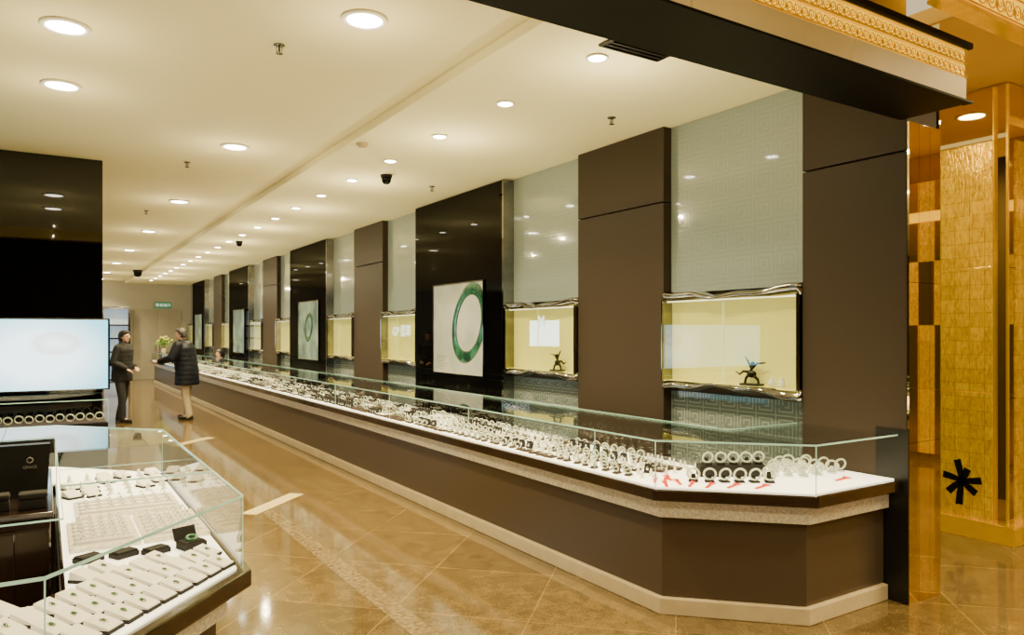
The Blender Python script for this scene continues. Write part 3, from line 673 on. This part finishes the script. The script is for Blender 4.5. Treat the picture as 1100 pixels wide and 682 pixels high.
def big_tray(x0,x1,y0,y1,nx,ny,label,grp,rl):
    r=empty('ring_tray',((x0+x1)/2,(y0+y1)/2,H0),label,'tray')
    MB().box(x0,x1,y0,y1,H0,H0+.02).build('tray_base','band',r,bevel=.004)
    m=MB()
    for j in range(ny):
        yy=y0+.03+(y1-y0-.06)*(j+.5)/ny; m.cap((x0+.03,yy,H0+.022),(x1-.03,yy,H0+.022),.013)
    m.build('ring_rolls','whitepad',r,True)
    for j in range(ny):
        for i in range(nx):
            dup(rA,(x0+.05+(x1-x0-.1)*i/(nx-1),y0+.03+(y1-y0-.06)*(j+.5)/ny,H0+.028),PI/2,rl,grp)
big_tray(.08,.335,3.36,3.84,5,6,'left of the two large white ring trays in the near island','rings on the left island tray','silver gem ring on the left large white tray of the near island')
big_tray(.345,.60,3.36,3.84,5,6,'right of the two large white ring trays in the near island','rings on the right island tray','silver gem ring on the right large white tray of the near island')
big_tray(.12,.57,3.92,4.30,8,4,'white ring tray behind the pair of large trays in the near island','rings on the rear island tray','silver gem ring on the rear white tray of the near island')
for y in (4.50,4.62,4.74,4.86,4.98):
    for x in (.12,.21,.30,.39,.48,.56):
        if random.random()<.35: dup(pd,(x,y,H0),A45*.5,'white pad among the ring cones at the far end of the near island','white pads at the far end of the island')
        else: dup(co_,(x,y,H0),.5,'white ring cone at the far end of the near island','ring cones at the far end of the island')
for i,(x,y) in enumerate(((.14,3.22),(.26,3.22),(.37,3.20))):
    c=MB().box(-.045,.045,-.032,.032,0,.02).box(-.041,.041,-.028,.028,.02,.027).build('dark_ring_box','velvet',bevel=.003); c.location=(x,y,H0); c.rotation_euler=(0,0,.5)
    tag(c,['low black ring box at the inner edge of the near island','low black ring box in front of the left ring tray','low black ring box beside the small open black box'][i],'box')
# ------------------------------------------------------------------ ceiling fittings
def downlight(x,y,z,R,label,group):
    r=empty('downlight',(x,y,z-.02),label,'ceiling light',group)
    MB().torus((0,0,.014),R*.88,R*.14,'Z',32,8,Matrix.Diagonal((1,1,.6,1))).build('trim_ring','white',r,True,world=False)
    MB().lathe([(0,.004),(R*.55,.004),(R*.8,.012),(R*.8,.019),(0,.019)],(0,0,0),24).build('lens','lens',r,True,world=False)
    return r
def spot(x,y,e,ang=130,blend=.8,rad=.08,z=CL-.04,c=(1,.80,.42)):
    l=bpy.data.lights.new('spot','SPOT'); l.energy=e; l.spot_size=math.radians(ang); l.spot_blend=blend; l.shadow_soft_size=rad; l.color=c
    o=bpy.data.objects.new('spot_lamp',l); COL.objects.link(o); o.location=(x,y,z); return o
def glow(x,y,z,e,c=(1,.82,.45)):  # bare point lamp added below the fittings to brighten the ceiling
    l=bpy.data.lights.new('glow','POINT'); l.energy=e; l.shadow_soft_size=0; l.color=c
    o=bpy.data.objects.new('ceiling_fill_lamp',l); COL.objects.link(o); o.location=(x,y,z); return o
d0=None
for i in range(22):
    y=3.54+1.07*i; lab='small recessed downlight, %s from the camera in the row over the long counter'%ORD[i]
    if d0 is None: d0=downlight(2.87,y,CH,.07,lab,'small downlights over the long counter')
    else: dup(d0,(2.87,y,CH-.02),0,lab)
    spot(2.87,y,270,z=CH-.04)
    if i%2==0: glow(3.0,y,CH-.45,22)
d1_=None
for i,y in enumerate((3.94,7.28,10.7,14.1,17.5,20.9,24.3,27.2)):
    lab='large recessed downlight, %s from the camera in the aisle row'%ORD[i]
    if d1_ is None: d1_=downlight(1.52,y,CL,.13,lab,'large downlights over the aisle')
    else: dup(d1_,(1.52,y,CL-.02),0,lab)
    spot(1.52,y,450); glow(1.52,y,CL-.4,12)
for i,(x,y) in enumerate(((.1,4.95),(.1,6.14))):
    dup(d1_,(x,y,CL-.02),0,['large recessed downlight at the top left corner of the ceiling','large recessed downlight behind the one at the top left corner'][i],'large downlights over the island'); spot(x,y,320); glow(x,y,CL-.4,10)
for i,(x,y,z) in enumerate(((5.5,3.3,3.52),(7.9,3.3,3.52),(5.5,5.5,3.52),(7.9,5.5,3.52),(6.0,.6,3.85),(8.0,.6,3.85),(6.0,-1.6,3.85),(8.0,-1.6,3.85))):
    dup(d1_,(x,y,z-.02),0,'added corridor downlight, %s of those right of the shop, counted from the nearest gold pier'%ORD[i],'added corridor downlights')  # unseen fixtures added for the mirrors to reflect
def sprinkler(x,y,z,label):
    r=empty('sprinkler',(x,y,z-.056),label,'sprinkler','ceiling sprinklers')
    MB().lathe([(0,.05),(.035,.05),(.03,.06),(0,.06)]).build('rose','chrome',r,True,world=False)
    MB().lathe([(0,.0),(.022,.0),(.022,.004),(.006,.006),(.006,.05),(0,.05)]).path([(-.012,0,.05),(-.018,0,.025),(-.01,0,.004)],.003).path([(.012,0,.05),(.018,0,.025),(.01,0,.004)],.003).build('head','chrome',r,True,world=False)
    return r
def at(px,py,z):
    d=F*(1.6-z)/(py-358.); r=d*(px-550)/F
    return (d*math.sin(TH)+r*math.cos(TH), d*math.cos(TH)-r*math.sin(TH))
def atc(px,py):
    x,y=at(px,py,CH)
    if x<XS-.05: x,y=at(px,py,CL); return min(x,XS-.1),y,CL
    return max(x,XS+.1),y,CH
for px,py,l in ((300,48,'sprinkler head nearest the camera, left of the biggest downlight'),(201,174,'sprinkler head above the left black pillar edge'),(657,126,'sprinkler head close to the nearest patterned glass panel'),(157,226,'sprinkler head far down the aisle ceiling'),(464,200,'sprinkler head above the nearest black wall pillar')):
    x,y,z=atc(px,py); sprinkler(x,y,z,l)
x,y,z=atc(382,153)
sd=empty('smoke_detector',(x,y,z-.04),'round yellowish smoke detector on the ceiling mid aisle','smoke detector')
MB().lathe([(0,0),(.03,0),(.045,.015),(.055,.025),(.055,.041),(0,.041)]).build('housing','plinth',sd,True,world=False)
for i,(px,py,s,l) in enumerate(((415,188,1,'black dome camera nearest, beside the downlight row'),(257,259,1,'black dome camera farther along the ceiling'),(148,290,2,'large black dome camera near the far wall'))):
    x,y,z=atc(px,py)
    cd=empty('dome_camera',(x,y,z-.1*s),l,'security camera')
    MB().lathe([(0,.07*s),(.06*s,.07*s),(.065*s,.1*s),(0,.1*s)]).build('mount','blackmat',cd,True,world=False)
    MB().lathe([(0,0),(.03*s,.006*s),(.048*s,.03*s),(.052*s,.07*s),(0,.07*s)]).build('dome','black',cd,True,world=False)
vt=empty('ceiling_vent',(2.95,3.25,CH-.012),'black ceiling vent next to the entrance beam','vent')
MB().box(2.75,3.22,3.08,3.38,CH-.012,CH).build('frame','blackmat',vt)
vs=MB()
for i in range(7): vs.box(2.78,3.19,3.11+.04*i,3.125+.04*i,CH-.02,CH-.008)
vs.build('slats','blackmat',vt)
# ------------------------------------------------------------------ people
def hand(m,w,d,n,side):
    d=Vector(d).normalized(); n=Vector(n).normalized(); s=d.cross(n).normalized()*side; w=Vector(w)
    for t in (-.022,-.008,.008,.022): m.cap(w+s*t*.6,w+d*.085+s*t,.013,.011,8)
    for t,L in ((.030,.070),(.010,.080),(-.010,.074),(-.029,.058)):
        a=w+d*.085+s*t; b=a+(d*.9+n*.3).normalized()*L*.5; c=b+(d*.6+n*.75).normalized()*L*.5
        m.cap(a,b,.0095,.0085,8); m.cap(b,c,.0085,.007,8)
    a=w+d*.03+s*.028; b=a+(d*.6+s*.75).normalized()*.038; c=b+(d*.9+s*.2+n*.3).normalized()*.03
    m.cap(a,b,.012,.010,8); m.cap(b,c,.010,.008,8)
def remesh(o,vox,it=3):
    r=o.modifiers.new('remesh','REMESH'); r.mode='VOXEL'; r.voxel_size=vox; r.use_smooth_shade=True
    s=o.modifiers.new('smooth','SMOOTH'); s.iterations=it; s.factor=.5
def person(loc,rz,label,cfg):
    r=empty('person',loc,label,'person',None,rz)
    B=MB(); k=cfg.get('w',1); hx,hy=cfg.get('lean',(0,0))
    def L(m):
        out=[]
        for (x_,y_,z_) in m.v:
            t=max(0,(z_-.9))/.8; out.append((x_+hx*t,y_+hy*t,z_-abs(hy)*.12*t))
        m.v=out; return m
    B.loft([(0,.0,.86,.12*k,.09),(0,0,.93,.16*k,.11),(0,0,1.02,.14*k,.10),(0,0,1.10,.125*k,.095),(0,0,1.22,.145*k,.10),(0,0,1.34,.16*k,.10),(0,.005,1.41,.13*k,.085),(0,.01,1.45,.06,.06)])
    B.cap((0,.012,1.42),(0,.0,1.52),.055,.05)
    B.loft([(0,-.045,1.478,.026,.028),(0,-.035,1.495,.044,.052),(0,-.022,1.53,.058,.075),(0,-.008,1.58,.068,.090),(0,.0,1.62,.073,.096),(0,.004,1.66,.066,.088),(0,.006,1.69,.045,.06),(0,.006,1.705,.015,.02)])
    B.cap((0,-.094,1.605),(0,-.112,1.572),.009,.013,8); B.ell((0,-.088,1.532),(.022,.010,.009)); B.ell((0,-.068,1.49),(.02,.018,.014))
    for s in (-1,1): B.ell((s*.073,.005,1.585),(.010,.018,.030)); B.ell((s*.032,-.082,1.618),(.022,.010,.007))
    arms=cfg['arms']; legs=cfg['legs']
    for s in (-1,1):
        S,E,W,hd,hn=arms[s]
        B.cap(S,E,.050,.040); B.cap(E,W,.038,.026); hand(B,W,hd,hn,s)
        H,K,A=legs[s]
        B.cap(H,K,.085,.055); B.cap(K,A,.055,.036)
        B.cap(A,(A[0]*1.05,A[1]-.13,.035),.036,.028)
    b=L(B).build('body','skin',r,True,world=False); remesh(b,.0065)
    J=MB(); z0=cfg['hem']
    rings=[]; n=9; dp=cfg.get('dp',1)
    for i in range(n*2+1):
        t=i/(n*2); z=z0+(1.43-z0)*t
        w=.195-.02*math.sin(PI*t) if z<1.36 else .19-(z-1.36)*1.1
        q=(.008 if i%2 else -.006)*cfg['puff']
        rings.append((0,.0,z,(w*k+q),(.135*dp+q if z<1.36 else .125*dp-(z-1.36)*.4)))
    rings.append((0,.01,1.47,.075,.075))
    J.loft(rings,24)
    J.loft([(0,.01,1.43,.085,.085),(0,.01,1.50,.072,.075)],20)
    for s in (-1,1):
        S,E,W,hd,hn=arms[s]; S=Vector(S);E=Vector(E);W=Vector(W)
        pf=cfg.get('sleeve',cfg['puff'])*.014
        for a,bb,ra,rb in ((S,E,.068+pf,.058+pf),(E,W,.056+pf,.044+pf)):
            J.cap(a,bb-(bb-a)*(.06 if bb is W else 0),ra,rb)
    j=L(J).build('jacket',cfg['jm'],r,True,world=False); remesh(j,.009)
    T=MB(); T.loft([(0,0,.80,.13,.10),(0,0,.90,.17*k,.125),(0,0,1.0,.165*k,.12),(0,0,1.04,.15*k,.11)])
    for s in (-1,1):
        H,K,A=legs[s]; T.cap(H,K,.098,.072); T.cap(K,(A[0],A[1],.10),.070,.062); T.cap((A[0],A[1],.10),(A[0],A[1]-.01,.075),.064,.066)
    t=T.build('trousers',cfg['tm'],r,True,world=False); remesh(t,.009)
    Hh=MB(); Hh.loft([(0,.035,cfg['hz'],.060,.060),(0,.028,1.57,.078,.078),(0,.018,1.62,.084,.094),(0,.006,1.66,.080,.100),(0,.004,1.695,.060,.078),(0,.004,1.716,.02,.03)])
    Hh.ell((0,-.055,1.672),(.062,.045,.024))
    for s in (-1,1): Hh.ell((s*.072,.018,1.61),(.014,.045,.045))
    h=L(Hh).build('hair',cfg['hm'],r,True,world=False); remesh(h,.007)
    for s in (-1,1):
        A=legs[s][2]
        sm=MB(); sm.cap((A[0],A[1]+.035,.045),(A[0]*1.06,A[1]-.15,.036),.044,.036); sm.cap((A[0],A[1],.06),(A[0],A[1],.10),.042,.042); sm.box(A[0]-.035,A[0]+.035,A[1]-.17,A[1]+.06,0,.02)
        sh_=sm.build('shoe','shoe',r,True,world=False); remesh(sh_,.008,2)
        L(MB().ell((s*.031,-.088,1.600),(.011,.006,.006))).build('eye','eye',r,True,world=False)
    L(MB().ell((0,-.097,1.531),(.020,.004,.006))).build('lips','lip',r,True,world=False)
    return r
def legset(dx=.0,dy=.0):
    return {s:((s*.085,0,.88),(s*(.10+dx),-.02+s*dy*.5,.49),(s*(.12+dx),.02+s*dy,.085)) for s in (-1,1)}
wx,wy=at(131,453,0)
wp=person((wx,wy,0),math.radians(52),'woman in a black jacket and black trousers standing by the left black pillar',dict(w=1.08,puff=.4,dp=1.25,hem=.76,jm='jacketb',tm='trb',hm='hairb',hz=1.50,lean=(0,-.05),
  arms={-1:((-.17,0,1.38),(-.25,.02,1.11),(-.14,-.16,1.0),(.5,-.6,-.4),(.3,0,-.9)),1:((.17,0,1.38),(.25,.03,1.12),(.12,-.18,1.02),(-.5,-.6,-.3),(-.3,0,-.9))},legs=legset(.04,.14)))
wp.scale=(.97,.97,.97)
wx,wy=at(201,450,0)
person((wx,wy,0),math.radians(-122),'man in a long navy black coat and khaki trousers reaching out at the counter',dict(w=1.34,puff=.35,sleeve=1.1,dp=1.5,hem=.64,jm='puffer',tm='trk',hm='hairg',hz=1.53,lean=(0,-.12),
  arms={-1:((-.22,0,1.39),(-.30,-.10,1.15),(-.20,-.34,1.08),(.1,-1,.0),(0,0,-1)),1:((.22,0,1.39),(.30,-.12,1.15),(.22,-.38,1.08),(-.1,-1,.0),(0,0,-1))},legs=legset(.03,.08)))
sx,sy=3.95,20.3
sp_=empty('person',(sx,sy,0),'assistant in black seated behind the far part of the long counter','person',None,math.radians(-90))
def seated(r):
    off=-.52
    B=MB()
    def z(q): return q+off
    B.loft([(0,0,z(.95),.16,.12),(0,0,z(1.1),.13,.10),(0,-.02,z(1.25),.15,.10),(0,-.04,z(1.38),.16,.10),(0,-.05,z(1.44),.07,.06)])
    B.cap((0,-.05,z(1.42)),(0,-.08,z(1.52)),.052,.05)
    B.loft([(0,-.12,z(1.478),.026,.028),(0,-.11,z(1.495),.044,.052),(0,-.10,z(1.53),.058,.075),(0,-.09,z(1.58),.068,.09),(0,-.08,z(1.62),.073,.096),(0,-.076,z(1.66),.066,.088),(0,-.074,z(1.70),.02,.03)])
    B.cap((0,-.172,z(1.60)),(0,-.19,z(1.57)),.009,.013,8)
    for s in (-1,1):
        B.cap((s*.17,-.03,z(1.37)),(s*.23,-.10,z(1.12)),.048,.04); B.cap((s*.23,-.10,z(1.12)),(s*.1,-.30,z(1.14)),.038,.027); hand(B,(s*.1,-.30,z(1.14)),(-s*.4,-.9,0),(0,0,-1),s)
        B.cap((s*.09,0,.5),(s*.1,-.30,.49),.085,.06); B.cap((s*.1,-.30,.49),(s*.1,-.28,.08),.055,.038)
    b=B.build('body','skin',r,True,world=False); remesh(b,.008)
    J=MB(); J.loft([(0,0,z(.95),.19,.15),(0,0,z(1.1),.165,.13),(0,-.02,z(1.25),.18,.13),(0,-.04,z(1.37),.19,.125),(0,-.05,z(1.45),.08,.075)])
    for s in (-1,1): J.cap((s*.17,-.03,z(1.37)),(s*.23,-.10,z(1.12)),.064,.055); J.cap((s*.23,-.10,z(1.12)),(s*.115,-.28,z(1.14)),.052,.042)
    j=J.build('jacket','jacketb',r,True,world=False); remesh(j,.01)
    T=MB()
    for s in (-1,1): T.cap((s*.09,0,.51),(s*.1,-.30,.49),.1,.075); T.cap((s*.1,-.30,.49),(s*.1,-.28,.1),.07,.06)
    t=T.build('trousers','trb',r,True,world=False); remesh(t,.01)
    Hh=MB(); Hh.loft([(0,-.05,z(1.50),.06,.06),(0,-.055,z(1.57),.078,.08),(0,-.065,z(1.62),.085,.096),(0,-.075,z(1.66),.08,.1),(0,-.075,z(1.716),.02,.03)]); h=Hh.build('hair','hairb',r,True,world=False); remesh(h,.008)
    for s in (-1,1):
        q=MB(); q.cap((s*.1,-.24,.045),(s*.1,-.32,.036),.044,.036).build('shoe','shoe',r,True,world=False); MB().ell((s*.031,-.168,z(1.60)),(.011,.006,.006)).build('eye','eye',r,True,world=False)
seated(sp_)
stl=empty('stool',(sx,sy,0),'round stool under the seated assistant behind the long counter','stool')
MB().lathe([(0,.36),(.17,.36),(.19,.38),(.18,.405),(0,.405)]).build('seat','blackmat',stl,True,world=False)
MB().lathe([(0,.02),(.02,.02),(.02,.36),(0,.36)]).build('column','chrome',stl,True,world=False)
MB().lathe([(0,0),(.2,0),(.19,.015),(.03,.03),(0,.03)]).build('base','chrome',stl,True,world=False)
fx,fy=3.15,25.3
fv=empty('flower_vase',(fx,fy,GT),'leafy yellow flowers in a small vase on the far end of the long counter','flowers')
MB().lathe([(0,0),(.05,0),(.07,.05),(.06,.11),(.04,.13),(0,.13)]).build('vase','plinth',fv,True,world=False)
lf=MB(); fl=MB()
for i in range(40):
    a=random.uniform(0,2*PI); e_=random.uniform(.1,1); rr=.27*e_; zt=.34+.16*(1-e_)+random.uniform(-.05,.05)
    pt_=(rr*math.cos(a),rr*math.sin(a),zt)
    lf.path([(0,0,.12),(pt_[0]*.4,pt_[1]*.4,.26),pt_],.005,5)
    if i%2: fl.ell(pt_,(.028,.028,.022),8,5)
    for g in (.05,.1): q=(pt_[0]*.85,pt_[1]*.85,zt-g); lf.ell(q,(.07,.028,.014),8,4,Matrix.Rotation(a+g*9,4,'Z'))
lf.build('stems_and_leaves','leaf',fv,True,world=False); fl.build('blossoms','yellow',fv,True,world=False)
# ------------------------------------------------------------------ added fill spots, world, camera
for (x,y) in ((6,0),(6,-3),(2,-.8),(-2,-.8),(8,3.6),(8,6),(8.2,-.6)): spot(x,y,360,150,.9,.15,3.4,(1,.79,.36))  # bare spots added to brighten the corridor and its reflections
for (x,y) in ((5.2,1.6),(5.3,3.2)): spot(x,y,400,150,.9,.15,3.4,(1,.79,.36))  # bare spots added to brighten the gold pier
spot(3.6,.9,300,120,.9,.15,3.7,(1,.80,.46)); spot(2.2,.9,260,120,.9,.15,3.7,(1,.80,.46)); spot(0,.5,320,140,.9,.15,3.7,(1,.80,.46))  # unseen fill spots added to light the beam face and foreground
for y in (6,12,18,24): spot(-2.5,y,560)  # bare fill spots added over the unseen left side
w=bpy.data.worlds.new('world'); bpy.context.scene.world=w; w.use_nodes=True
w.node_tree.nodes['Background'].inputs[0].default_value=(1,.80,.45,1); w.node_tree.nodes['Background'].inputs[1].default_value=.9
cam=bpy.data.cameras.new('camera'); co=bpy.data.objects.new('camera',cam); COL.objects.link(co)
co.location=(0,0,1.6); co.rotation_euler=(PI/2,0,-TH); cam.sensor_width=36; cam.lens=F*36/1100; cam.shift_y=17/1100; cam.clip_start=.05; cam.clip_end=200
bpy.context.scene.camera=co
